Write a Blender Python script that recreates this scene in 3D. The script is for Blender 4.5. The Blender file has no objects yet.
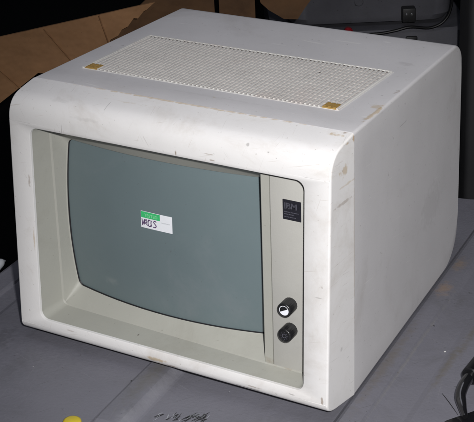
import bpy, bmesh, math, random
from mathutils import Vector, Matrix, noise
random.seed(7)
S = bpy.context.scene
COL = S.collection

# ------------------------------------------------------------------ camera
FPX = 1416.42
cam_d = bpy.data.cameras.new('camera')
cam = bpy.data.objects.new('camera', cam_d); COL.objects.link(cam)
right = Vector((0.8577819, 0.5123480, -0.0413483))
up = Vector((-0.1429135, 0.3149903, 0.9382733))
fwd = Vector((-0.4937468, 0.7989247, -0.3434144))
CAM = Vector((0.9508, -1.14645, 0.84598))
m = Matrix((right, up, -fwd)).transposed().to_4x4(); m.translation = CAM
cam.matrix_world = m
cam_d.sensor_width = 36; cam_d.lens = FPX/474*36
cam_d.shift_x = 49.2/474; cam_d.shift_y = -127.4/474
cam_d.clip_start = .05; cam_d.clip_end = 60
S.camera = cam
S.render.resolution_x = 1024; S.render.resolution_y = 912

# ------------------------------------------------------------------ light
w = bpy.data.worlds.new('World'); S.world = w; w.use_nodes = True
w.node_tree.nodes['Background'].inputs[0].default_value = (.55, .7, 1, 1)
w.node_tree.nodes['Background'].inputs[1].default_value = .012
def lamp(name, loc, target, size, power, color):
    d = bpy.data.lights.new(name, 'AREA'); d.shape = 'DISK'; d.size = size
    d.energy = power; d.color = color; d.spread = math.radians(150)
    o = bpy.data.objects.new(name, d); COL.objects.link(o); o.location = loc
    o.rotation_euler = (Vector(target)-Vector(loc)).to_track_quat('-Z', 'Y').to_euler()
    return o
fl_d = bpy.data.lights.new('flash_light', 'SPOT'); fl_d.energy = 124; fl_d.color = (1, .985, .985)
fl_d.spot_size = math.radians(58); fl_d.spot_blend = 1; fl_d.shadow_soft_size = .02
fl_o = bpy.data.objects.new('flash_light', fl_d); COL.objects.link(fl_o); fl_o.location = (.99, -1.07, .90)
fl_o.rotation_euler = (Vector((.50, .10, .06))-Vector(fl_o.location)).to_track_quat('-Z', 'Y').to_euler()
lamp('overhead_fill', (.1, .1, 1.7), (.2, .3, .3), 1.0, 3.0, (.88, .89, 1))  # fill lamp added overhead to lift the top faces
S.view_settings.view_transform = 'Standard'; S.view_settings.look = 'None'
S.view_settings.exposure = 0; S.view_settings.gamma = 1

# ------------------------------------------------------------------ helpers
def link(name, bm, mat, parent=None, sharp=35, smooth=True):
    me = bpy.data.meshes.new(name)
    bmesh.ops.recalc_face_normals(bm, faces=bm.faces)
    bm.to_mesh(me); bm.free()
    if smooth:
        for p in me.polygons: p.use_smooth = True
        me.set_sharp_from_angle(angle=math.radians(sharp))
    mats = mat if isinstance(mat, (list, tuple)) else [mat]
    for k in mats: me.materials.append(k)
    o = bpy.data.objects.new(name, me); COL.objects.link(o)
    if parent: o.parent = parent
    return o
def thing(name, label, cat, loc=(0, 0, 0), group=None):
    o = bpy.data.objects.new(name, None); COL.objects.link(o); o.location = loc
    o.empty_display_size = .02
    o['label'] = label; o['category'] = cat
    if group: o['group'] = group
    return o
def tag(o, label, cat, group=None):
    o['label'] = label; o['category'] = cat
    if group: o['group'] = group
    return o
def quad_strip(bm, a, b, close=True):
    n = len(a)
    for i in range(n if close else n-1):
        j = (i+1) % n
        try: bm.faces.new((a[i], a[j], b[j], b[i]))
        except ValueError: pass
def add_box(bm, x0, x1, y0, y1, z0, z1, bev=0, seg=2):
    r = bmesh.ops.create_cube(bm, size=1)['verts']
    bmesh.ops.scale(bm, vec=(x1-x0, y1-y0, z1-z0), verts=r)
    bmesh.ops.translate(bm, vec=((x0+x1)/2, (y0+y1)/2, (z0+z1)/2), verts=r)
    if bev:
        es = list({e for v in r for e in v.link_edges})
        bmesh.ops.bevel(bm, geom=es, offset=bev, segments=seg, affect='EDGES', profile=.5)
def add_tube(bm, pts, rad, n=16, caps=True):
    pts = [Vector(p) for p in pts]; rings = []
    rads = rad if isinstance(rad, (list, tuple)) else [rad]*len(pts)
    ref = Vector((0, 0, 1))
    for i, p in enumerate(pts):
        t = (pts[min(i+1, len(pts)-1)]-pts[max(i-1, 0)]).normalized()
        a = t.cross(ref)
        if a.length < 1e-3: a = t.cross(Vector((1, 0, 0)))
        a.normalize(); b = t.cross(a)
        rings.append([bm.verts.new(p+rads[i]*(math.cos(2*math.pi*k/n)*a+math.sin(2*math.pi*k/n)*b)) for k in range(n)])
    for i in range(len(rings)-1): quad_strip(bm, rings[i], rings[i+1])
    if caps: bm.faces.new(rings[0]); bm.faces.new(rings[-1])
def add_lathe(bm, prof, n=32, loc=(0, 0, 0), axis='Z'):
    rings = []
    for r, h in prof:
        ring = []
        for k in range(n):
            a = 2*math.pi*k/n; c, s = r*math.cos(a), r*math.sin(a)
            co = (c, s, h) if axis == 'Z' else (c, -h, s)
            ring.append(bm.verts.new(Vector(loc)+Vector(co)))
        rings.append(ring)
    for i in range(len(rings)-1): quad_strip(bm, rings[i], rings[i+1])
    bm.faces.new(rings[0]); bm.faces.new(rings[-1])
def smoothcurve(pts, n=8):
    P = [Vector(p) for p in pts]; out = []
    for i in range(len(P)-1):
        p0, p1, p2, p3 = P[max(i-1, 0)], P[i], P[i+1], P[min(i+2, len(P)-1)]
        for k in range(n):
            t = k/n
            out.append(.5*((2*p1)+(p2-p0)*t+(2*p0-5*p1+4*p2-p3)*t*t+(3*p1-p0-3*p2+p3)*t**3))
    out.append(P[-1]); return out
def rr(r, ns=14, nc=6, w=1., h=1., rx=None):
    """rounded rectangle in [0,w]x[0,h], fixed point count"""
    out = []
    rx = r if rx is None else rx
    cs = [((w-rx, r), -90), ((w-rx, h-r), 0), ((rx, h-r), 90), ((rx, r), 180)]
    st = [((rx, 0), (w-rx, 0)), ((w, r), (w, h-r)), ((w-rx, h), (rx, h)), ((0, h-r), (0, r))]
    for q in range(4):
        (ax, ay), (bx, by) = st[q]
        for i in range(ns): t = i/ns; out.append((ax+(bx-ax)*t, ay+(by-ay)*t))
        (cx, cy), a0 = cs[q]
        for i in range(nc):
            a = math.radians(a0+90*i/nc); out.append((cx+rx*math.cos(a), cy+r*math.sin(a)))
    return out

# ------------------------------------------------------------------ materials
def mat(name, color, rough=.5, var=.06, vscale=6, bump=.0, bscale=300, metal=0, coat=0, spec=.5,
        spots=(), dirt=None, dirt_amt=0, dirt_scale=4, bdist=.0006, streaks=()):
    M = bpy.data.materials.new(name); M.use_nodes = True
    nt = M.node_tree; N = nt.nodes; L = nt.links
    b = N['Principled BSDF']
    b.inputs['Roughness'].default_value = rough; b.inputs['Metallic'].default_value = metal
    b.inputs['Coat Weight'].default_value = coat; b.inputs['Specular IOR Level'].default_value = spec
    tc = N.new('ShaderNodeTexCoord')
    no = N.new('ShaderNodeTexNoise'); no.inputs['Scale'].default_value = vscale; no.inputs['Detail'].default_value = 8
    no.inputs['Roughness'].default_value = .65
    L.new(tc.outputs['Object'], no.inputs['Vector'])
    mr = N.new('ShaderNodeMapRange'); mr.inputs[1].default_value = .25; mr.inputs[2].default_value = .75
    mr.inputs[3].default_value = 1-var; mr.inputs[4].default_value = 1+var
    L.new(no.outputs[0], mr.inputs[0])
    mul = N.new('ShaderNodeVectorMath'); mul.operation = 'SCALE'; mul.inputs[0].default_value = color[:3]
    L.new(mr.outputs[0], mul.inputs['Scale'])
    cur = mul.outputs[0]
    def mix(cur, fac, col):
        mx = N.new('ShaderNodeMix'); mx.data_type = 'RGBA'
        L.new(fac, mx.inputs[0]); L.new(cur, mx.inputs[6]); mx.inputs[7].default_value = (*col, 1)
        return mx.outputs[2]
    def thresh(sock, lo, hi, amt):
        r = N.new('ShaderNodeMapRange'); r.interpolation_type = 'SMOOTHSTEP'
        r.inputs[1].default_value = lo; r.inputs[2].default_value = hi
        r.inputs[3].default_value = 0; r.inputs[4].default_value = amt
        L.new(sock, r.inputs[0]); return r.outputs[0]
    if dirt:
        n2 = N.new('ShaderNodeTexNoise'); n2.inputs['Scale'].default_value = dirt_scale
        n2.inputs['Detail'].default_value = 10; n2.inputs['Roughness'].default_value = .72
        n2.inputs['Distortion'].default_value = .6
        L.new(tc.outputs['Object'], n2.inputs['Vector'])
        cur = mix(cur, thresh(n2.outputs[0], .5, .72, dirt_amt), dirt)
        # small specks
        n3 = N.new('ShaderNodeTexNoise'); n3.inputs['Scale'].default_value = dirt_scale*28
        n3.inputs['Detail'].default_value = 3
        L.new(tc.outputs['Object'], n3.inputs['Vector'])
        cur = mix(cur, thresh(n3.outputs[0], .69, .76, min(1, dirt_amt*1.3)), tuple(c*.6 for c in dirt))
    for k, (rot, sc, col, lo, amt) in enumerate(streaks):      # fine scratches: noise drawn out along one direction
        mp = N.new('ShaderNodeMapping'); mp.inputs['Rotation'].default_value = [math.radians(a) for a in rot]
        m2 = N.new('ShaderNodeMapping'); m2.inputs['Scale'].default_value = sc; m2.inputs['Location'].default_value = (k*3.7, k*1.3, k*2.1)
        ns_ = N.new('ShaderNodeTexNoise'); ns_.inputs['Scale'].default_value = 1; ns_.inputs['Detail'].default_value = 1.5; ns_.inputs['Distortion'].default_value = .25
        L.new(tc.outputs['Object'], mp.inputs['Vector']); L.new(mp.outputs[0], m2.inputs['Vector']); L.new(m2.outputs[0], ns_.inputs['Vector'])
        cur = mix(cur, thresh(ns_.outputs[0], lo, lo+.06, amt), col)
    if spots:
        n4 = N.new('ShaderNodeTexNoise'); n4.inputs['Scale'].default_value = 160; n4.inputs['Detail'].default_value = 5
        L.new(tc.outputs['Object'], n4.inputs['Vector'])
        for (c, rad, col, amt, *soft) in spots:      # stain or painted light/shade at c, half sizes rad (xyz), own shape from noise
            mp = N.new('ShaderNodeMapping'); mp.vector_type = 'POINT'
            s = [1/k for k in rad]
            mp.inputs['Scale'].default_value = s
            mp.inputs['Location'].default_value = [-c[i]*s[i] for i in range(3)]
            L.new(tc.outputs['Object'], mp.inputs['Vector'])
            ln = N.new('ShaderNodeVectorMath'); ln.operation = 'LENGTH'; L.new(mp.outputs[0], ln.inputs[0])
            ad = N.new('ShaderNodeMath'); ad.operation = 'MULTIPLY_ADD'; L.new(n4.outputs[0], ad.inputs[0])
            ad.inputs[1].default_value = 1.6; L.new(ln.outputs['Value'], ad.inputs[2])
            r = N.new('ShaderNodeMapRange'); r.interpolation_type = 'SMOOTHSTEP'
            r.inputs[1].default_value = .75 if soft else 1.15; r.inputs[2].default_value = 2.0 if soft else 1.6
            r.inputs[3].default_value = amt; r.inputs[4].default_value = 0
            L.new(ad.outputs[0], r.inputs[0])
            cur = mix(cur, r.outputs[0], col)
    L.new(cur, b.inputs['Base Color'])
    # roughness variation
    rv = N.new('ShaderNodeMapRange'); rv.inputs[1].default_value = .3; rv.inputs[2].default_value = .7
    rv.inputs[3].default_value = max(.02, rough-.07); rv.inputs[4].default_value = min(1, rough+.07)
    L.new(no.outputs[0], rv.inputs[0]); L.new(rv.outputs[0], b.inputs['Roughness'])
    if bump:
        nb = N.new('ShaderNodeTexNoise'); nb.inputs['Scale'].default_value = bscale; nb.inputs['Detail'].default_value = 3
        L.new(tc.outputs['Object'], nb.inputs['Vector'])
        bp = N.new('ShaderNodeBump'); bp.inputs['Strength'].default_value = bump; bp.inputs['Distance'].default_value = bdist
        L.new(nb.outputs[0], bp.inputs['Height']); L.new(bp.outputs[0], b.inputs['Normal'])
    return M
BR = (.20, .13, .07); DK = (.10, .085, .07); YL = (.45, .33, .17)
W, H, DB, D = .40, .3052, .0574, .4053
bez_spots = [((.217, .010, .268), (.0022, .02, .005), BR, .7), ((.262, .010, .268), (.006, .02, .0014), BR, .55), ((.255, .012, .274), (.010, .02, .0009), BR, .45), ((.246, .012, .262), (.0008, .02, .005), BR, .5),
    ((.20, .057, .304), (.22, .0022, .004), YL, .55), ((.397, .0575, .18), (.01, .0018, .15), YL, .35), ((.12, .03, .298), (.0007, .012, .008), DK, .35), ((.07, .01, .27), (.0006, .02, .012), DK, .35),
    ((.3965, .045, .299), (.004, .012, .003), (.42, .27, .10), .7), ((.394, .030, .296), (.003, .005, .003), (.42, .27, .10), .55), ((.3985, .057, .300), (.004, .006, .008), (.42, .26, .10), .7), ((.34, .008, .262), (.012, .02, .0008), YL, .5), ((.345, .01, .24), (.02, .02, .0006), YL, .4),
    ((.300, .02, .290), (.003, .008, .0022), DK, .4), ((.335, .02, .283), (.0022, .012, .002), DK, .9),
    ((.325, .02, .287), (.0025, .012, .002), DK, .8),
    ((.397, .045, .255), (.01, .03, .002), YL, .35), ((.397, .036, .237), (.01, .03, .0028), BR, .35),
    ((.400, .036, .272), (.006, .012, .010), YL, .55), ((.385, .05, .300), (.014, .006, .006), YL, .7),
    ((.392, .056, .303), (.006, .004, .004), BR, .8), ((.06, .03, .297), (.02, .02, .003), DK, .10),
    ((.14, .04, .303), (.10, .004, .002), YL, .25), ((.10, .02, .285), (.03, .02, .003), DK, .10),
    ((.185, .005, .016), (.022, .02, .004), YL, .65), ((.205, .005, .012), (.014, .02, .0022), BR, .6),
    ((.30, .005, .012), (.022, .02, .0014), DK, .5), ((.31, .005, .016), (.012, .02, .001), BR, .5), ((.355, .005, .02), (.007, .02, .0012), DK, .4), ((.335, .0, .015), (.003, .02, .002), DK, .4),
    ((.07, .005, .022), (.010, .02, .0014), BR, .3), ((.389, .0, .022), (.0025, .012, .006), BR, .6),
    ((.396, .03, .07), (.01, .0035, .004), DK, .25), ((.383, -.0, .14), (.008, .02, .0012), DK, .3),
    ((.021, .0, .20), (.0022, .02, .012), BR, .45), ((.023, 0, .13), (.0018, .02, .02), YL, .45)]
M_bezel = mat('bezel_plastic', (.75, .74, .73), .42, .035, 9, .10, 600, dirt=(.42, .36, .29), dirt_amt=.30, dirt_scale=9, spots=bez_spots,
    streaks=[((0, 14, 0), (22, 22, 700), (.33, .26, .18), .71, .28), ((0, -52, 0), (30, 30, 900), (.30, .27, .24), .715, .25), ((20, 70, 0), (26, 26, 600), (.35, .27, .2), .72, .25)])
case_spots = [((.394, .12, .303), (.004, .05, .003), YL, .6), ((.388, .14, .303), (.010, .010, .004), YL, .45), ((.388, .19, .299), (.004, .018, .003), BR, .7),
    ((.382, .235, .296), (.004, .007, .005), BR, .65), ((.393, .09, .302), (.006, .02, .003), BR, .45), ((.392, .20, .262), (.01, .018, .0012), DK, .25), ((.20, .0575, .306), (.22, .0018, .004), YL, .5), ((.2851, .214, .303), (.002, .002, .004), DK, .9), ((.22, .09, .303), (.003, .003, .003), YL, .5),
    ((.36, .29, .295), (.02, .01, .01), DK, .12), ((.22, .09, .304), (.10, .004, .004), DK, .06),
    ((.39, .30, .12), (.02, .05, .04), DK, .08)]
M_case = mat('case_plastic', (.62, .61, .615), .55, .05, 7, .12, 600, dirt=(.36, .33, .30), dirt_amt=.30, dirt_scale=6, spots=case_spots,
    streaks=[((35, 10, 20), (20, 600, 600), (.36, .33, .3), .71, .3), ((-30, 0, 60), (500, 20, 500), (.36, .33, .3), .715, .25), ((10, 0, 0), (25, 25, 700), (.78, .77, .75), .71, .4)])
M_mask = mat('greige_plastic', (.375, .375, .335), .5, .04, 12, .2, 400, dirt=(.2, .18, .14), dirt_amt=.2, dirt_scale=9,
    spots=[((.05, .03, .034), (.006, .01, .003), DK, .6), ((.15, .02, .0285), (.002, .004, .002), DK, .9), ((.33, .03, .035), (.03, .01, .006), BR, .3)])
M_panel = mat('panel_plastic', (.435, .43, .40), .48, .03, 12, .15, 500, dirt=(.2, .17, .13), dirt_amt=.12, dirt_scale=9)
M_dark = mat('dark_gap', (.01, .01, .012), .6)
M_knob = mat('black_knob_plastic', (.012, .012, .013), .35, .1, 60, .1, 600)
M_white = mat('white_ink', (.85, .87, .92), .4, .02)
M_badge = mat('badge_black', (.018, .018, .024), .3, .1, 80)
M_silver = mat('badge_silver', (.12, .12, .15), .35, .05, metal=.3)
M_grille = mat('vent_plastic', (.66, .65, .62), .5, .05, 20, .1, 500, dirt=(.48, .37, .33), dirt_amt=.5, dirt_scale=7, spots=[((.2851, .214, .303), (.003, .003, .004), (.05, .04, .04), .95)])
M_slot = mat('vent_dust', (.45, .42, .40), .8, .25, 30, .3, 300)
M_brown = mat('brown_adhesive', (.36, .23, .07), .5, .25, 90, .3, 300)
M_shade = mat('slot_shade_grey', (.13, .115, .105), .8)  # grey for the shade painted into the vent slot ends
M_rubber = mat('black_rubber', (.014, .014, .015), .55, .2, 60, .2, 300)
M_black = mat('black_vinyl', (.006, .006, .007), .4, .1, 60, spec=.25)
M_gloss = mat('black_gloss_paint', (.008, .008, .009), .14, .1, 40, coat=.6)
M_green = mat('green_ink', (.05, .50, .17), .45, .06, 200)
M_label = mat('label_paper', (.80, .82, .86), .5, .03, 100)
M_ink = mat('purple_ink', (.10, .06, .14), .5, .05)
M_greyink = mat('grey_ink', (.38, .40, .42), .5, .05)
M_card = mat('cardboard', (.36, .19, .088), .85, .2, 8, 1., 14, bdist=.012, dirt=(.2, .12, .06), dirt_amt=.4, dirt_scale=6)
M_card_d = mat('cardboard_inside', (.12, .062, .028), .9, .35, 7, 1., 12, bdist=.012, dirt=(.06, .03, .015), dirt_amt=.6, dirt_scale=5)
M_tote = mat('dark_grey_plastic', (.105, .105, .12), .5, .2, 5, .3, 200, dirt=(.06, .06, .06), dirt_amt=.5, dirt_scale=5)
M_post = mat('charcoal_plastic', (.028, .028, .030), .6, .1, 6)
M_yellow = mat('yellow_plastic', (.60, .47, .03), .4, .05, 60)
M_red = mat('red_plastic', (.25, .006, .012), .4, .05, 60)
M_chrome = mat('worn_steel', (.5, .5, .5), .3, .1, 60, metal=.9)
M_floor = mat('dark_ground', (.006, .006, .006), .9)

# ------------------------------------------------------------------ the surface (grey moulded plastic top)
TH = .055    # its ridges run a little askew of the monitor
def build_table():
    Z0 = -.0045
    prof = [(-.127, -.05), (-.1265, -.012), (-.124, -.006), (-.119, -.004), (-.094, -.004), (-.0918, -.0046), (-.0905, -.0075), (-.0893, -.0078), (-.066, -.0072),
        (-.060, -.0052), (-.052, Z0), (.02, Z0-.0004), (.08, Z0), (.1600, Z0), (.1628, Z0-.0004), (.1636, -.0085), (.1652, -.0085), (.1660, -.0022), (.168, -.0012), (.176, -.0006), (.191, -.0006), (.1938, -.0010),
        (.2045, -.0084), (.207, -.0090), (.212, -.0092), (.24, -.0090), (.30, -.0076), (.335, -.0075), (.360, -.0062), (.385, -.0036), (.394, -.0024), (.3993, -.0020), (.3996, -.028), (.4006, -.028), (.4010, -.0034), (.4045, -.0020),
        (.415, -.0022), (.4245, -.0030), (.4275, -.0052), (.432, -.0066), (.450, -.0064), (.4640, -.0056), (.471, -.0036), (.480, -.0030), (.52, -.0022), (.60, -.002), (.62, -.003), (.75, -.003), (.9, -.003), (.905, -.006), (.906, -.05)]
    ys = [-.45+i*.0125 for i in range(83)]
    bm = bmesh.new(); rows = []
    for y in ys:
        row = []
        for x, z in prof:
            zz = z
            # rib fades out at its near end
            if .1655 < x < .2125:
                k = min(1, max(0, (y+.135)/.03)); k = k*k*(3-2*k); zz = (-.0078)*(1-k)+z*k
            zz += .0006*noise.noise(Vector((x*6, y*5, 0)))
            row.append(bm.verts.new((x, y, zz)))
        rows.append(row)
    for a, b in zip(rows, rows[1:]): quad_strip(bm, a, b, False)
    # skirt at far end
    far = [bm.verts.new((v.co.x, v.co.y, -.05)) for v in rows[-1]]
    quad_strip(bm, rows[-1], far, False)
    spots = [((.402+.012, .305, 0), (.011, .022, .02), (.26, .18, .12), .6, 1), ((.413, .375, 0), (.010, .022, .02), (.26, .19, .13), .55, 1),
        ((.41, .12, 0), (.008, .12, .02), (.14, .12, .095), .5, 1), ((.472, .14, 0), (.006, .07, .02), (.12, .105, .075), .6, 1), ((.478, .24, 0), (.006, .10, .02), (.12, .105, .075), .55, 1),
        ((.4275, .15, 0), (.002, .2, .02), (.20, .195, .19), .5, 1), ((.181, .0, 0), (.013, .1, .02), (.13, .125, .115), .6, 1), ((.200, -.02, 0), (.007, .13, .02), (.20, .20, .22), .5, 1), ((.195, -.10, 0), (.012, .02, .02), (.22, .22, .24), .6, 1), ((-.03, -.02, 0), (.03, .05, .02), (.08, .08, .085), .4), ((-.02, .03, 0), (.16, .12, .02), (.11, .11, .13), .5, 1),  # lighter rib bevel and darker left side paint in how light falls
        ((.46, .17, 0), (.0025, .0035, .02), (.85, .85, .8), 1.), ((.163, -.03, 0), (.002, .0025, .02), (.03, .03, .03), .9), ((.43, .22, 0), (.002, .002, .02), (.03, .03, .03), .8),
        ((.27, .00, 0), (.0015, .0015, .02), (.7, .7, .7), .8), ((.045, -.05, 0), (.001, .001, .02), (.7, .7, .7), .8), ((.44, .285, 0), (.008, .02, .02), (.1, .1, .1), .3)]
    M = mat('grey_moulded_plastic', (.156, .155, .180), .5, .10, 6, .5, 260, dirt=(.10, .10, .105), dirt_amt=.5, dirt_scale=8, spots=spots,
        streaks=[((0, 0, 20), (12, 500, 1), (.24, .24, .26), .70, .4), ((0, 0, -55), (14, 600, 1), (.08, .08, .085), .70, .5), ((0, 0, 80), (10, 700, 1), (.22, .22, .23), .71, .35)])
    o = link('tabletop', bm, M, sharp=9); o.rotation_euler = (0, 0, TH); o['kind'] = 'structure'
    # scuff marks scratched into the plastic
    def hz(x, y):
        for (xa, za), (xb, zb) in zip(prof, prof[1:]):
            if xa <= x <= xb: return za+(zb-za)*(x-xa)/(xb-xa)+.0006*noise.noise(Vector((x*6, y*5, 0)))
        return Z0
    def ribbon(bm, pts, wd, dz):
        pts = [Vector((p[0], p[1], 0)) for p in pts]
        L_, R_ = [], []
        for i, p in enumerate(pts):
            t = (pts[min(i+1, len(pts)-1)]-pts[max(i-1, 0)]).normalized(); n = Vector((-t.y, t.x, 0))
            k = wd*(.25+.75*math.sin(math.pi*(i+.5)/len(pts)))
            z = hz(p.x, p.y)+dz; L_.append(bm.verts.new((p.x+n.x*k, p.y+n.y*k, z))); R_.append(bm.verts.new((p.x-n.x*k, p.y-n.y*k, z)))
        quad_strip(bm, L_, R_, False)
    for nm, m_, cnt, sd in (('dark_scuffs', M_rubber, 44, 3), ('pale_scratches', M_greyink, 16, 5)):
        rnd = random.Random(sd); bm = bmesh.new()
        for i in range(cnt):
            t0 = rnd.random(); cx = .224+.050*t0; cy = -.061+.019*t0+rnd.gauss(0, .0035)
            a = math.radians(72+rnd.uniform(-16, 16)); ln = rnd.uniform(.005, .013)*(1 if sd == 3 else .8)
            pts = [(cx+math.cos(a)*ln*(t-.5)+.0010*math.sin(3*t+i), cy+math.sin(a)*ln*(t-.5)) for t in [q/6 for q in range(7)]]
            ribbon(bm, [(p[0]*math.cos(TH)+p[1]*math.sin(TH), -p[0]*math.sin(TH)+p[1]*math.cos(TH)) for p in pts], rnd.uniform(.0003, .0008) if sd == 3 else rnd.uniform(.00012, .0003), .0003+.00001*i+(.0005 if sd == 5 else 0))
        c = link(nm, bm, m_, o, smooth=False)
    bm = bmesh.new()
    q = [(.480, .108), (.485, .103), (.493, .0948), (.502, .085), (.5101, .076)]
    ribbon(bm, [(p[0]*math.cos(TH)+p[1]*math.sin(TH), -p[0]*math.sin(TH)+p[1]*math.cos(TH)) for p in q], .0005, .0004)
    link('handle_shadow_line', bm, M_rubber, o, smooth=False)  # dark ribbon painted for the shadow line at the handle foot
    return o
table = build_table()
bm = bmesh.new()
add_box(bm, -6, 5, -3, 8, -.80, -.76)
g = link('ground', bm, M_floor, smooth=False); g['kind'] = 'structure'

# ------------------------------------------------------------------ the monitor
root = thing('computer_monitor', 'boxy off-white vintage monitor with grey screen, two black knobs and slotted top vent', 'monitor')
LEAN = .012
def xl(y): return -.004*(DB-y)/DB if y < DB else -.0016*(y-DB)/(D-DB)
def xr(y): return W-(.0046*(DB-y)/DB if y < DB else .0164*(y-DB)/(D-DB))
def ztop(y): return H-.0115*max(0, (y-DB)/(D-DB))
def zbot(y): return .0069*(DB-y)/DB if y < DB else .0055*(y-DB)/(D-DB)
def loop(bm, yt, zt, yb, zb, rad=.0035, ins=0):
    w_, h_ = W-2*ins, zt-zb-2*ins
    out = []
    for (x, z) in rr(rad, w=w_, h=h_):
        zz = zb+ins+z; v = (zz-zb)/(zt-zb); y = yb+(yt-yb)*v
        u = (x+ins)/W
        out.append(bm.verts.new((xl(y)+u*(xr(y)-xl(y)), y, zz)))
    return out
yf = lambda z: LEAN*z/H
OX0, OX1, OZ0, OZ1 = .0254, .3671, .0269, .2645
def open_loop(bm, dy, ins=0, r=.010):
    out = []
    for (x, z) in rr(r, w=OX1-OX0-2*ins, h=OZ1-OZ0-2*ins):
        zz = OZ0+ins+z; out.append(bm.verts.new((OX0+ins+x, yf(zz)+dy, zz)))
    return out
# bezel: a side profile carried across, its edges rounded over along the profile's own normal
ER = .0022
def edge_loop(bm, yt, zt, nt, yb, zb, nb):
    out = []; h_ = zt-zb
    for (x, z) in rr(ER, w=W, h=h_):
        if z <= ER+1e-7: Y, Z = yb-nb[0]*z, zb-nb[1]*z
        elif z >= h_-ER-1e-7: d = h_-z; Y, Z = yt-nt[0]*d, zt-nt[1]*d
        else:
            v = (z-ER)/(h_-2*ER)
            Y = (yb-nb[0]*ER)*(1-v)+(yt-nt[0]*ER)*v; Z = (zb-nb[1]*ER)*(1-v)+(zt-nt[1]*ER)*v
        u = x/W; out.append(bm.verts.new((xl(Y)+u*(xr(Y)-xl(Y)), Y, Z)))
    return out
ZTF, ZBF = .2695, .0175
def topprof():
    pts = [(DB-.0006, H-.0002), (.050, .3036), (.043, .3021), (.036, .3005)]
    p0, p1, p2, p3 = (.0320, .2994), (.0195, .2962), (.0112, .288), (yf(ZTF), ZTF)
    for k in range(13):
        t = k/12; pts.append(tuple((1-t)**3*p0[q]+3*t*(1-t)**2*p1[q]+3*t*t*(1-t)*p2[q]+t**3*p3[q] for q in (0, 1)))
    return pts
def botprof():
    pts = [(DB-.0006, .0), (.050, zbot(.05)), (.040, zbot(.04)), (.032, zbot(.032))]
    p0, p1, p2, p3 = (.024, zbot(.024)), (.009, .0055), (.0012, .0085), (yf(ZBF), ZBF)
    for k in range(13):
        t = k/12; pts.append(tuple((1-t)**3*p0[q]+3*t*(1-t)**2*p1[q]+3*t*t*(1-t)*p2[q]+t**3*p3[q] for q in (0, 1)))
    return pts
def normals(pts, sgn):
    out = []
    for k in range(len(pts)):
        a, b = pts[max(0, k-1)], pts[min(len(pts)-1, k+1)]
        dy, dz = b[0]-a[0], b[1]-a[1]; L_ = math.hypot(dy, dz); out.append((dz/L_*sgn, -dy/L_*sgn))
    out[-1] = (-1, 0); return out
bm = bmesh.new()
tp, bp_ = topprof(), botprof(); tn, bn = normals(tp, 1), normals(bp_, -1)
loops = [edge_loop(bm, DB+.012, H-.0035, (0, 1), DB+.012, .0035, (0, -1)), edge_loop(bm, DB-.0004, H-.0012, (0, 1), DB-.0004, .0012, (0, -1))]
for k in range(len(tp)): loops.append(edge_loop(bm, *tp[k], tn[k], *bp_[k], bn[k]))
for k in range(1, 7):
    t = ER*(1-math.cos(math.pi/2*k/6)) if k < 6 else ER
    t = ER*k/6; dz = .0002*k; ring = []
    for (x, z) in rr(.0005, w=W-2*t, h=ZTF-ZBF-2*dz):
        X = x+t; Z = ZBF+dz+z; dist = min(X, W-X, ER); e = ER-math.sqrt(max(0, ER*ER-(ER-dist)**2))
        Y = yf(Z)+e; ring.append(bm.verts.new((xl(Y)+X/W*(xr(Y)-xl(Y)), Y, Z)))
    loops.append(ring)
loops.append(open_loop(bm, 0, -.0008, .0108)); loops.append(open_loop(bm, .0006, 0)); loops.append(open_loop(bm, .0035, .0003))
for a, b in zip(loops, loops[1:]): quad_strip(bm, a, b)
link('bezel', bm, M_bezel, root, sharp=40)
# case
bm = bmesh.new(); loops = []
loops.append(loop(bm, DB-.003, H-.0022, DB-.003, .0022, ins=.0008))
loops.append(loop(bm, DB, H-.0001, DB, .0001, ins=.0001))
loops.append(loop(bm, DB+.0012, H, DB+.0012, 0))
RT, RB = .026, .050
for i in range(1, 12): y = DB+(D-RT-DB)*i/11; loops.append(loop(bm, y, ztop(y), DB+(D-RB-DB)*i/11, zbot(DB+(D-RB-DB)*i/11)))
for i in range(1, 13):
    a = math.pi/2*i/12
    yt = D-RT+RT*math.sin(a); zt = ztop(D-RT)-(RT)*(1-math.cos(a))
    yb = D-RB+RB*math.sin(a)*1.0; zb = zbot(D-RB)+RB*(1-math.cos(a))
    loops.append(loop(bm, yt, zt, yb, zb))
for a, b in zip(loops, loops[1:]): quad_strip(bm, a, b)
bm.faces.new(loops[-1])
case = link('case', bm, M_case, root, sharp=40)
# rubber feet
for (x, y, zt) in ((.05, .09, .004), (.35, .09, .004), (.05, .33, .014), (.34, .33, .014)):
    bm = bmesh.new(); zl = -.007 if x > .1 else -.0045
    if 1: add_lathe(bm, [(.007, zl), (.008, zl+.001), (.009, zt)], 20, (x, y, 0))
    link('foot', bm, M_rubber, root)
# vent grille on the case top
GX0, GX1, GY0, GY1 = .0318, .3585, .110, .2555
zt_ = lambda y: ztop(y)
bm = bmesh.new()
def slab(bm, x0, x1, y0, y1, a, b):
    """box whose bottom/top follow the sloping case top at heights a, b above it"""
    vs = [bm.verts.new((x, y, zt_(y)+h)) for h in (a, b) for (x, y) in ((x0, y0), (x1, y0), (x1, y1), (x0, y1))]
    for f in ((0, 1, 2, 3), (4, 5, 6, 7), (0, 1, 5, 4), (1, 2, 6, 5), (2, 3, 7, 6), (3, 0, 4, 7)): bm.faces.new([vs[k] for k in f])
NS, NR = 60, 13
px = (GX1-GX0-.006)/NS; py = (GY1-GY0-.006)/NR
for i in range(NS+1):
    x = GX0+.003+i*px
    slab(bm, x-.00100, x+.00100, GY0+.0021, GY1-.0021, .0001, .0016)
slab(bm, GX0, GX0+.0026, GY0, GY1, .00005, .0020); slab(bm, GX1-.0022, GX1, GY0, GY1, .00005, .0006)
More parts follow.
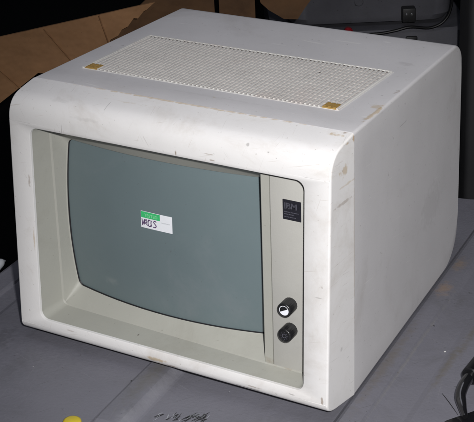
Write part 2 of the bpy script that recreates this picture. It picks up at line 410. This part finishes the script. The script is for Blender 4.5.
slab(bm, GX0+.0027, GX1-.0023, GY0, GY0+.0020, .00005, .0005); slab(bm, GX0+.0027, GX1-.0023, GY1-.0022, GY1, .00005, .0018)
gr = link('vent_grille', bm, M_grille, case, smooth=False)
bm = bmesh.new(); slab(bm, GX0+.001, GX1-.001, GY0+.001, GY1-.001, .00002, .00030)
for j in range(1, NR):
    y = GY0+.003+j*py
    slab(bm, GX0+.0031, GX1-.0031, y-.0007, y+.0007, .00025, .0009)
link('vent_mesh', bm, M_slot, case, smooth=False)
bm = bmesh.new(); slab(bm, GX0+.0031, GX1-.0025, GY1-.0052, GY1-.0023, .0003, .0008)  # dark strip laid in the slots, standing in for shade at their ends
link('vent_slot_shade', bm, M_shade, case, smooth=False)
for (x0, x1) in ((.0352, .0512), (.3385, .3545)):
    bm = bmesh.new()
    slab(bm, x0, x1, GY0+.0006, GY0+.0150, .0004, .0019)
    for k in range(3): slab(bm, x0+.001+k*.0053, x0+.0044+k*.0053, GY0+.0026, GY0+.0144, .00195, .0026)
    link('adhesive_pad', bm, M_brown, case, smooth=False)

# recessed surround of the tube
yr = lambda x: .0375-.0095*min(1, max(0, (x-.031)/.28))
RX0, RX1, RZ0, RZ1 = .0325, .3640, .0310, .2600
XS = .3092     # step at the left of the control block
bm = bmesh.new()
L0 = open_loop(bm, .0030, -.0002)
mid = []
for (x, z) in rr(.008, w=RX1-RX0, h=RZ1-RZ0):
    xx = RX0+x; mid.append(bm.verts.new((xx, yr(xx)-.0012, RZ0+z)))
crease = []
for (x, z) in rr(.007, w=RX1-RX0-.0026, h=RZ1-RZ0-.0026):
    xx = RX0+.0013+x; crease.append(bm.verts.new((xx, yr(xx), RZ0+.0013+z)))
quad_strip(bm, L0, mid); quad_strip(bm, mid, crease)
# aperture of the tube
AX0, AX1, AZ0, AZ1 = .0425, .3042, .0487, .2362
xc, zc = (AX0+AX1)/2, (AZ0+AZ1)/2
def Yg(x, z): return .040+.7263*((x-xc)**2+(z-zc)**2)
def ap(bm, dy, ins=0, r=.006):
    out = []
    w_, h_ = AX1-AX0-2*ins, AZ1-AZ0-2*ins
    for (x, z) in rr(r, w=w_, h=h_):
        u, v = 2*x/w_-1, 2*z/h_-1
        X = xc+u*w_/2+(.0041*(1-v*v) if u > 0 else -.0041*(1-v*v))*abs(u)**3
        Z = zc+v*h_/2+(.0004*(1-u*u) if v > 0 else -.0043*(1-u*u))*abs(v)**3
        if X > AX1: X = AX1
        out.append(bm.verts.new((X, Yg(X, Z)+dy, Z)))
    return out
def fr(bm, ins, dy, r, x1=XS):
    out = []
    for (x, z) in rr(r, w=x1-RX0-2*ins, h=RZ1-RZ0-2*ins):
        X = RX0+ins+x; out.append(bm.verts.new((X, yr(X)+dy, RZ0+ins+z)))
    return out
F0 = fr(bm, .0010, -.0001, .0006); F1 = fr(bm, .0018, .0006, .0006)
A0 = ap(bm, -.0012, -.0012, .0072); A1 = ap(bm, 0, 0)
quad_strip(bm, F0, F1); quad_strip(bm, F1, A0); quad_strip(bm, A0, A1)
# strip between step and control panel
v = [bm.verts.new((x, yr(x)-.0001, z)) for x, z in ((XS-.0010, RZ0), (.3180, RZ0), (.3180, RZ1), (XS-.0010, RZ1))]
bm.faces.new(v)
v2 = [bm.verts.new((.3181, yr(.318)+dy, z)) for dy, z in ((-.0001, RZ0), (.006, RZ0), (.006, RZ1), (-.0001, RZ1))]
bm.faces.new(v2)
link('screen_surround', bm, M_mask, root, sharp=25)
# control panel plate
bm = bmesh.new()
add_box(bm, .3187, .3665, .0279, .034, .0290, .2635, .0004, 2)
for v in bm.verts: v.co.y += (v.co.z-.1)*.01*0
link('control_panel', bm, M_panel, root)
bm = bmesh.new(); add_box(bm, .3176, .3192, .0300, .036, .030, .262)
link('panel_gap', bm, M_dark, root, smooth=False)
# gasket + tube
bm = bmesh.new(); quad_strip(bm, ap(bm, .0002, -.0004), ap(bm, .0032, .0014)); link('screen_gasket', bm, M_dark, root)
bm = bmesh.new(); nu, nv = 48, 36; grid = []
for j in range(nv+1):
    row = []
    for i in range(nu+1):
        x = AX0-.003+(AX1-AX0+.004)*i/nu; z = AZ0-.008+(AZ1-AZ0+.016)*j/nv
        row.append(bm.verts.new((x, Yg(x, z)+.0020, z)))
    grid.append(row)
for a, b in zip(grid, grid[1:]): quad_strip(bm, a, b, False)
back = [bm.verts.new((v.co.x, v.co.y+.012, v.co.z)) for v in (grid[0]+[r[-1] for r in grid[1:-1]]+grid[-1][::-1]+[r[0] for r in grid[-2:0:-1]])]
rim = grid[0]+[r[-1] for r in grid[1:-1]]+grid[-1][::-1]+[r[0] for r in grid[-2:0:-1]]
quad_strip(bm, rim, back); bm.faces.new(back)
M_tube = mat('tinted_screen_glass', (.137, .180, .190), .55, .08, 3.5, coat=.2, dirt=(.18, .21, .222), dirt_amt=.5, dirt_scale=9, spots=[((.095, .05, .070), (.012, .03, .006), (.24, .27, .265), .35, 1)])
M_tube.node_tree.nodes['Principled BSDF'].inputs['Coat Roughness'].default_value = .3
screen = link('screen', bm, M_tube, root)
# sticker on the glass
def on_glass(x, z, d): return (x, Yg(x, z)+.0020-d, z)
def glass_rect(name, x0, x1, z0, z1, d, m_, par, tilt=0):
    bm = bmesh.new(); g_ = []
    for j in range(5):
        g_.append([bm.verts.new(on_glass(x0+(x1-x0)*i/10, z0+(z1-z0)*j/4, d)) for i in range(11)])
    for a, b in zip(g_, g_[1:]): quad_strip(bm, a, b, False)
    return link(name, bm, m_, par)
SX0, SX1, SZ0, SZ1 = .1468, .1880, .1538, .1738
st = glass_rect('inspection_sticker', SX0, SX1, SZ0, SZ1, .0003, M_label, screen)
st['label'] = 'white sticker with green header and handwriting on the screen'
def glass_prims(bms, d):
    for v in bms.verts: v.co = Vector(on_glass(v.co.x, v.co.z, d))
def text_mesh(txt, x, z, size, bold=0):
    c = bpy.data.curves.new('t', 'FONT'); c.body = txt; c.size = size; c.offset = bold; c.resolution_u = 3
    o = bpy.data.objects.new('t', c); COL.objects.link(o)
    dg = bpy.context.evaluated_depsgraph_get(); me = bpy.data.meshes.new_from_object(o.evaluated_get(dg))
    bm = bmesh.new(); bm.from_mesh(me)
    for v in bm.verts: v.co = Vector((x+v.co.x, 0, z+v.co.y))
    bpy.data.objects.remove(o); bpy.data.curves.remove(c); bpy.data.meshes.remove(me)
    return bm
def stroke(bm, pts, wd):
    pts = [Vector((p[0], 0, p[1])) for p in smoothcurve([(p[0], p[1], 0) for p in pts], 6)]; A, B = [], []
    for i, p in enumerate(pts):
        t = (pts[min(i+1, len(pts)-1)]-pts[max(i-1, 0)]).normalized(); n = Vector((-t.z, 0, t.x))
        A.append(bm.verts.new(p+n*wd)); B.append(bm.verts.new(p-n*wd))
    quad_strip(bm, A, B, False)
smo = smoothcurve
GXE = .1722
hd = glass_rect('sticker_header', SX0+.0004, GXE, SZ1-.0078, SZ1-.0004, .0005, M_green, screen)
bm = text_mesh('TESTED', SX0+.0048, SZ1-.0062, .0052, .00003); glass_prims(bm, .0008)
mt_ = mat('pale_green_ink', (.30, .68, .40), .5, .02); link('sticker_text', bm, mt_, screen, smooth=False)
bm = bmesh.new(); bx, bz, s = SX0+.0015, SZ0+.0026, .0085
def smoothed(pts): return [(p[0], p[1]) for p in pts]
glyphs = [[(0, .95), (.05, .5), (.08, .02)], [(.08, .1), (.25, .45), (.42, .95)],               # N / V like first sign
          [(.33, .15), (.5, .75), (.72, .9), (.78, .65), (.6, .45), (.52, .4), (.7, .3), (.85, .1)],
          [(1.35, .85), (1.1, .95), (.95, .55), (1.02, .12), (1.3, .05), (1.42, .3)],
          [(1.5, .95), (1.42, .55), (1.5, .1)],
          [(2.25, .85), (2.0, .98), (1.85, .75), (2.05, .52), (2.22, .3), (2.05, .05), (1.75, .08)]]
for gpts in glyphs: stroke(bm, [(bx+p[0]*s, bz+p[1]*s) for p in gpts], .00062)
glass_prims(bm, .0006); link('handwriting', bm, M_ink, screen, smooth=False)
bm = bmesh.new()
rnd = random.Random(2); x = GXE+.0018
while x < SX1-.004:
    stroke(bm, [(x, SZ0+.0098+rnd.uniform(0, .0004)), (x+.0008, SZ0+.0110), (x+.0014, SZ0+.0100)], .00018); x += .0016
glass_prims(bm, .0006); link('small_print', bm, M_greyink, screen, smooth=False)
# faint smudge low on the glass (dry patch)
# badge
bm = bmesh.new(); add_box(bm, .3335, .3545, .0268, .0279, .2095, .2320, .0003, 1)
badge = link('badge', bm, M_badge, root); badge['label'] = 'black square maker badge on the control panel'
bm = text_mesh('IBM', .33455, .2222, .0094, .0003)
for v in bm.verts: v.co.y = .02665; v.co.x = .3350+(v.co.x-.33455)*1.03
link('emblem', bm, M_silver, badge, smooth=False)
bm = bmesh.new()
for k in range(6): add_box(bm, .3345, .3537, .02655, .0266, .2228+k*.00112, .2228+k*.00112+.00028)
link('emblem_stripes', bm, M_badge, badge, smooth=False)
bm = bmesh.new(); rnd = random.Random(4)
for row, (z, x1) in enumerate(((.2180, .3515), (.2155, .3465), (.2125, .3490))):
    x = .3352
    while x < x1:
        wl_ = rnd.uniform(.0006, .0014); add_box(bm, x, x+wl_, .0266, .02665, z, z+.0010); x += wl_+.0005
link('badge_lines', bm, M_silver, badge, smooth=False)
# knobs
def knob(x, z, lit):
    bm = bmesh.new(); Lk = .0160
    n = 48; prof = [(.0082, 0), (.0082, Lk-.0022), (.0078, Lk-.0010), (.0070, Lk-.0002), (.0058, Lk), (.0054, Lk-.0006), (.0001, Lk-.0006)]
    rings = []
    for ri, (r, h) in enumerate(prof):
        ring = []
        for k in range(n*2):
            a = math.pi*k/n; q = r*(1-(.022 if (k % 4 < 2 and ri < 3) else 0))
            ring.append(bm.verts.new((x+q*math.cos(a), .0285-h, z+q*math.sin(a))))
        rings.append(ring)
    for a, b in zip(rings, rings[1:]): quad_strip(bm, a, b)
    bm.faces.new(rings[0]); bm.faces.new(rings[-1])
    k_ = link('knob', bm, M_knob, root, sharp=50)
    yf_ = .0285-Lk+.0006
    if lit:
        bm = bmesh.new(); A = [bm.verts.new((x+.0052*math.cos(t), yf_-.0003, z+.0052*math.sin(t))) for t in [math.radians(208+i*180/24) for i in range(25)]]
        bm.faces.new(A); link('contrast_symbol', bm, M_white, k_, smooth=False)
        bm = bmesh.new(); A, B = [], []
        for i in range(49):
            t = 2*math.pi*i/48; A.append(bm.verts.new((x+.0055*math.cos(t), yf_-.00035, z+.0055*math.sin(t)))); B.append(bm.verts.new((x+.0049*math.cos(t), yf_-.00035, z+.0049*math.sin(t))))
        quad_strip(bm, A, B, False); link('symbol_ring', bm, M_white, k_, smooth=False)
        k_['label'] = 'upper knob marked with a half white contrast disc'
    else:
        bm = bmesh.new()
        A, B = [], []
        for i in range(25):
            t = 2*math.pi*i/24; A.append(bm.verts.new((x+.0026*math.cos(t), yf_-.0003, z+.0026*math.sin(t)))); B.append(bm.verts.new((x+.0019*math.cos(t), yf_-.0003, z+.0019*math.sin(t))))
        quad_strip(bm, A, B, False)
        for i in range(8):
            t = 2*math.pi*i/8; c, s_ = math.cos(t), math.sin(t); r0, r1, q = .0034, .0046, .00025
            bm.faces.new([bm.verts.new((x+r*c-e*s_, yf_-.0003, z+r*s_+e*c)) for r, e in ((r0, -q), (r1, -q), (r1, q), (r0, q))])
        link('brightness_symbol', bm, M_silver, k_, smooth=False)
        k_['label'] = 'lower knob with a worn dark sun symbol'
knob(.3400, .1108, True); knob(.3398, .0806, False)

# ------------------------------------------------------------------ small things on the surface
# bent black tube handle at the right
bm = bmesh.new()
pts = smoothcurve([(.5039, .175, .020), (.5054, .1348, .020), (.5067, .1131, .020), (.5062, .1020, .0178), (.5070, .0910, .0122), (.5131, .0800, .0070), (.5211, .0669, .0045)], 8)
n = len(pts); add_tube(bm, pts, [.0058]*(n-14)+[.0058-.0028*i/13 for i in range(14)], 24)
hd_ = link('bent_handle', bm, M_gloss); tag(hd_, 'glossy black bent tube lying at the right edge of the grey surface', 'handle')
bm = bmesh.new(); add_tube(bm, [(.5130, .30, .021), (.5125, .24, .021), (.5105, .19, .021), (.5075, .1250, .0205), (.5073, .1195, .0203), (.5072, .1180, .0203)], [.0105, .0105, .0105, .0100, .0098, .0085], 24)
link('handle_sleeve', bm, M_black, hd_)
bm = bmesh.new()
v = [(.496, .030), (.5041, .0571), (.5239, .086), (.58, .165), (.62, .05), (.55, -.05)]
A = [bm.verts.new((x, y, .0012)) for x, y in v]; B = [bm.verts.new((x, y, -.003)) for x, y in v]
bm.faces.new(A); bm.faces.new(B); quad_strip(bm, A, B)
bmesh.ops.bevel(bm, geom=list(bm.edges), offset=.0008, segments=2, affect='EDGES')
tag(link('rubber_mat', bm, M_gloss), 'black rubber mat corner under the bent black tube', 'mat')
bm = bmesh.new(); add_lathe(bm, [(.0100, -.005), (.0100, .0005), (.0094, .002), (.0072, .0030), (.0001, .0034)], 40, (.1570, -.1245, 0))
tag(link('bottle_cap', bm, M_yellow, sharp=60), 'yellow plastic cap at the near edge of the grey surface', 'cap')
bm = bmesh.new(); add_tube(bm, smoothcurve([(-.1330, .098, -.010), (-.1375, .116, -.003), (-.1390, .132, .001), (-.1400, .143, -.001)], 6), [.006]*12+[.0058, .0052, .004, .0025, .002, .0015, .001], 16)
tag(link('metal_catch', bm, M_greyink), 'rounded metal catch at the left edge of the grey surface', 'catch')

# ------------------------------------------------------------------ background things, in a frame that faces the viewer's side
BF = Matrix(((.8506, -.5258, 0, CAM.x), (.5258, .8506, 0, CAM.y), (0, 0, 1, 0), (0, 0, 0, 1)))
def place(o): o.matrix_world = BF
def panel(name, pts, y, t, m_, par, bend=0, tilt=0):
    """sheet of card with thickness t in the X-Z plane at depth y; tilt leans it back as it rises"""
    bm = bmesh.new()
    z0 = min(p[1] for p in pts)
    f = lambda x, z: y+tilt*(z-z0)+bend*x
    A = [bm.verts.new((x, f(x, z), z)) for x, z in pts]; B = [bm.verts.new((x, f(x, z)+t, z)) for x, z in pts]
    bm.faces.new(A); bm.faces.new(B); quad_strip(bm, A, B)
    return link(name, bm, m_, par, smooth=False)
box = thing('cardboard_box', 'torn brown cardboard box with open flaps standing behind the monitor', 'box'); box.matrix_world = BF
fl = [(-.62, -.042), (-.50, -.0205), (-.357, .008), (-.20, .037), (-.056, .064), (-.072, .050), (-.078, .047), (-.090, .033), (-.098, .034), (-.110, .018), (-.122, .012), (-.130, .000), (-.146, -.008), (-.16, -.06), (-.22, -.075), (-.29, -.069), (-.369, -.128), (-.62, -.33)]
f1 = panel('flap', fl, 2.60, .005, M_card, box); f1['label'] = 'large folded out flap with a torn edge'
for (a, b) in (((-.272, .0205), (-.214, -.06)), ((-.372, -.05), (-.325, -.10)), ((-.165, .043), (-.150, -.012))):
    bm = bmesh.new()
    dx, dz = b[0]-a[0], b[1]-a[1]; L_ = math.hypot(dx, dz); nx, nz = -dz/L_*.0015, dx/L_*.0015
    vs = [bm.verts.new(p) for p in ((a[0]-nx, 2.5995, a[1]-nz), (a[0], 2.5965, a[1]), (a[0]+nx, 2.5995, a[1]+nz), (b[0]-nx, 2.5995, b[1]-nz), (b[0], 2.5965, b[1]), (b[0]+nx, 2.5995, b[1]+nz))]
    bm.faces.new((vs[0], vs[1], vs[4], vs[3])); bm.faces.new((vs[1], vs[2], vs[5], vs[4]))
    link('fold_crease', bm, M_card, f1, smooth=False)
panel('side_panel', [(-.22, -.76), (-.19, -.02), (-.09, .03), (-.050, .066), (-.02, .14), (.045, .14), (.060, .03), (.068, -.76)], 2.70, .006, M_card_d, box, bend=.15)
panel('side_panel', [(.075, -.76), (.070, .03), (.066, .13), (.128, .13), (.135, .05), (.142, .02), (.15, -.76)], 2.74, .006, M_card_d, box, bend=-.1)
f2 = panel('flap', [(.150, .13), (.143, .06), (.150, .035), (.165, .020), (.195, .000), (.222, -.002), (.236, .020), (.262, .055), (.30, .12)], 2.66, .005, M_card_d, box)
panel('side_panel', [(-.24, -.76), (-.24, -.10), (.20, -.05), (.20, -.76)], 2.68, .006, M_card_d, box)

def tote(label, x0, x1, z0, z1, y, latches, rim):
    t = thing('storage_crate', label, 'crate', group=None); t.matrix_world = BF
    bm = bmesh.new(); r = .045; n = 8
    def ring(z, e, rz):
        out = []
        for (a, b) in rr(r, ns=4, nc=n, w=x1-x0+2*e, h=.36+2*e): out.append(bm.verts.new((x0-e+a, y-e+b, z)))
        return out
    Hh = z1-z0
    ls = [ring(z0, -.03, 0), ring(z0+.006, -.014, 0), ring(z0+.02, -.006, 0), ring(z0+Hh*.62, 0, 0), ring(z0+Hh*.64, .004, 0), ring(z0+Hh*.9, .006, 0), ring(z0+Hh*.91, .016, 0), ring(z1-.006, .016, 0), ring(z1, .010, 0)]
    for a, b in zip(ls, ls[1:]): quad_strip(bm, a, b)
    bm.faces.new(ls[0]); bm.faces.new(ls[-1])
    link('body', bm, M_tote, t, sharp=30)
    for (lx0, lx1, lz0, lz1) in latches:
        bm = bmesh.new(); yy = y-.010
        add_box(bm, lx0, lx1, yy-.012, yy+.012, lz0, lz1, .003)
        la = link('latch', bm, M_rubber, t)
        bm = bmesh.new()
        for k in (.3, .68):
            c = (lx0+(lx1-lx0)*k, yy-.012, lz1-(lz1-lz0)*.42); add_lathe(bm, [(.0028, 0), (.0028, .001), (.0015, .0022)], 12, c, 'Y')
        link('rivet', bm, M_chrome, la)
    return t
def ring_mark(par):
    bm = bmesh.new(); A, B = [], []
    for i in range(33):
        t = 2*math.pi*i/32; A.append(bm.verts.new((.374+.010*math.cos(t), 2.903, -.046+.010*math.sin(t)))); B.append(bm.verts.new((.374+.0085*math.cos(t), 2.901, -.046+.0085*math.sin(t))))
    quad_strip(bm, A, B, False); link('moulded_ring', bm, M_tote, par)
up_c = tote('upper dark grey plastic crate with a black latch behind the monitor', .215, .585, -.104, .30, 2.905, [(.465, .494, -.092, -.060)], 0)
lo_c = tote('lower dark grey plastic crate under the other crate behind the monitor', .205, .60, -.76, -.108, 2.90, [(.472, .497, -.158, -.122), (.222, .262, -.128, -.104)], 0)
bm = bmesh.new(); add_tube(bm, smo([(.300, 2.885, -.112), (.345, 2.88, -.111), (.408, 2.878, -.112), (.447, 2.878, -.107), (.480, 2.878, -.100), (.525, 2.88, -.104), (.556, 2.882, -.088), (.570, 2.884, -.05), (.578, 2.89, .05)], 8), .0032, 10)  # thin black tube added to draw the dark seam curve of the crates
c = link('crate_seam_line', bm, M_black); c.matrix_world = BF; tag(c, 'thin dark seam line drawn across the stacked grey crates', 'seam')
bm = bmesh.new(); add_lathe(bm, [(.0075, 0), (.009, .006), (.009, .014), (.006, .018)], 24, (.345, 2.86, -.094), 'Y')
add_box(bm, .338, .352, 2.850, 2.862, -.112, -.098, .002)
c = link('red_tag', bm, M_red); c.matrix_world = BF; tag(c, 'small red tag hanging in front of the grey crates', 'tag')
bm = bmesh.new(); add_box(bm, .548, .80, 2.60, 2.70, -.76, .40, .012, 3)
c = link('charcoal_panel', bm, M_post); c.matrix_world = BF; tag(c, 'tall charcoal panel standing at the right behind the monitor', 'panel')

ring_mark(up_c)
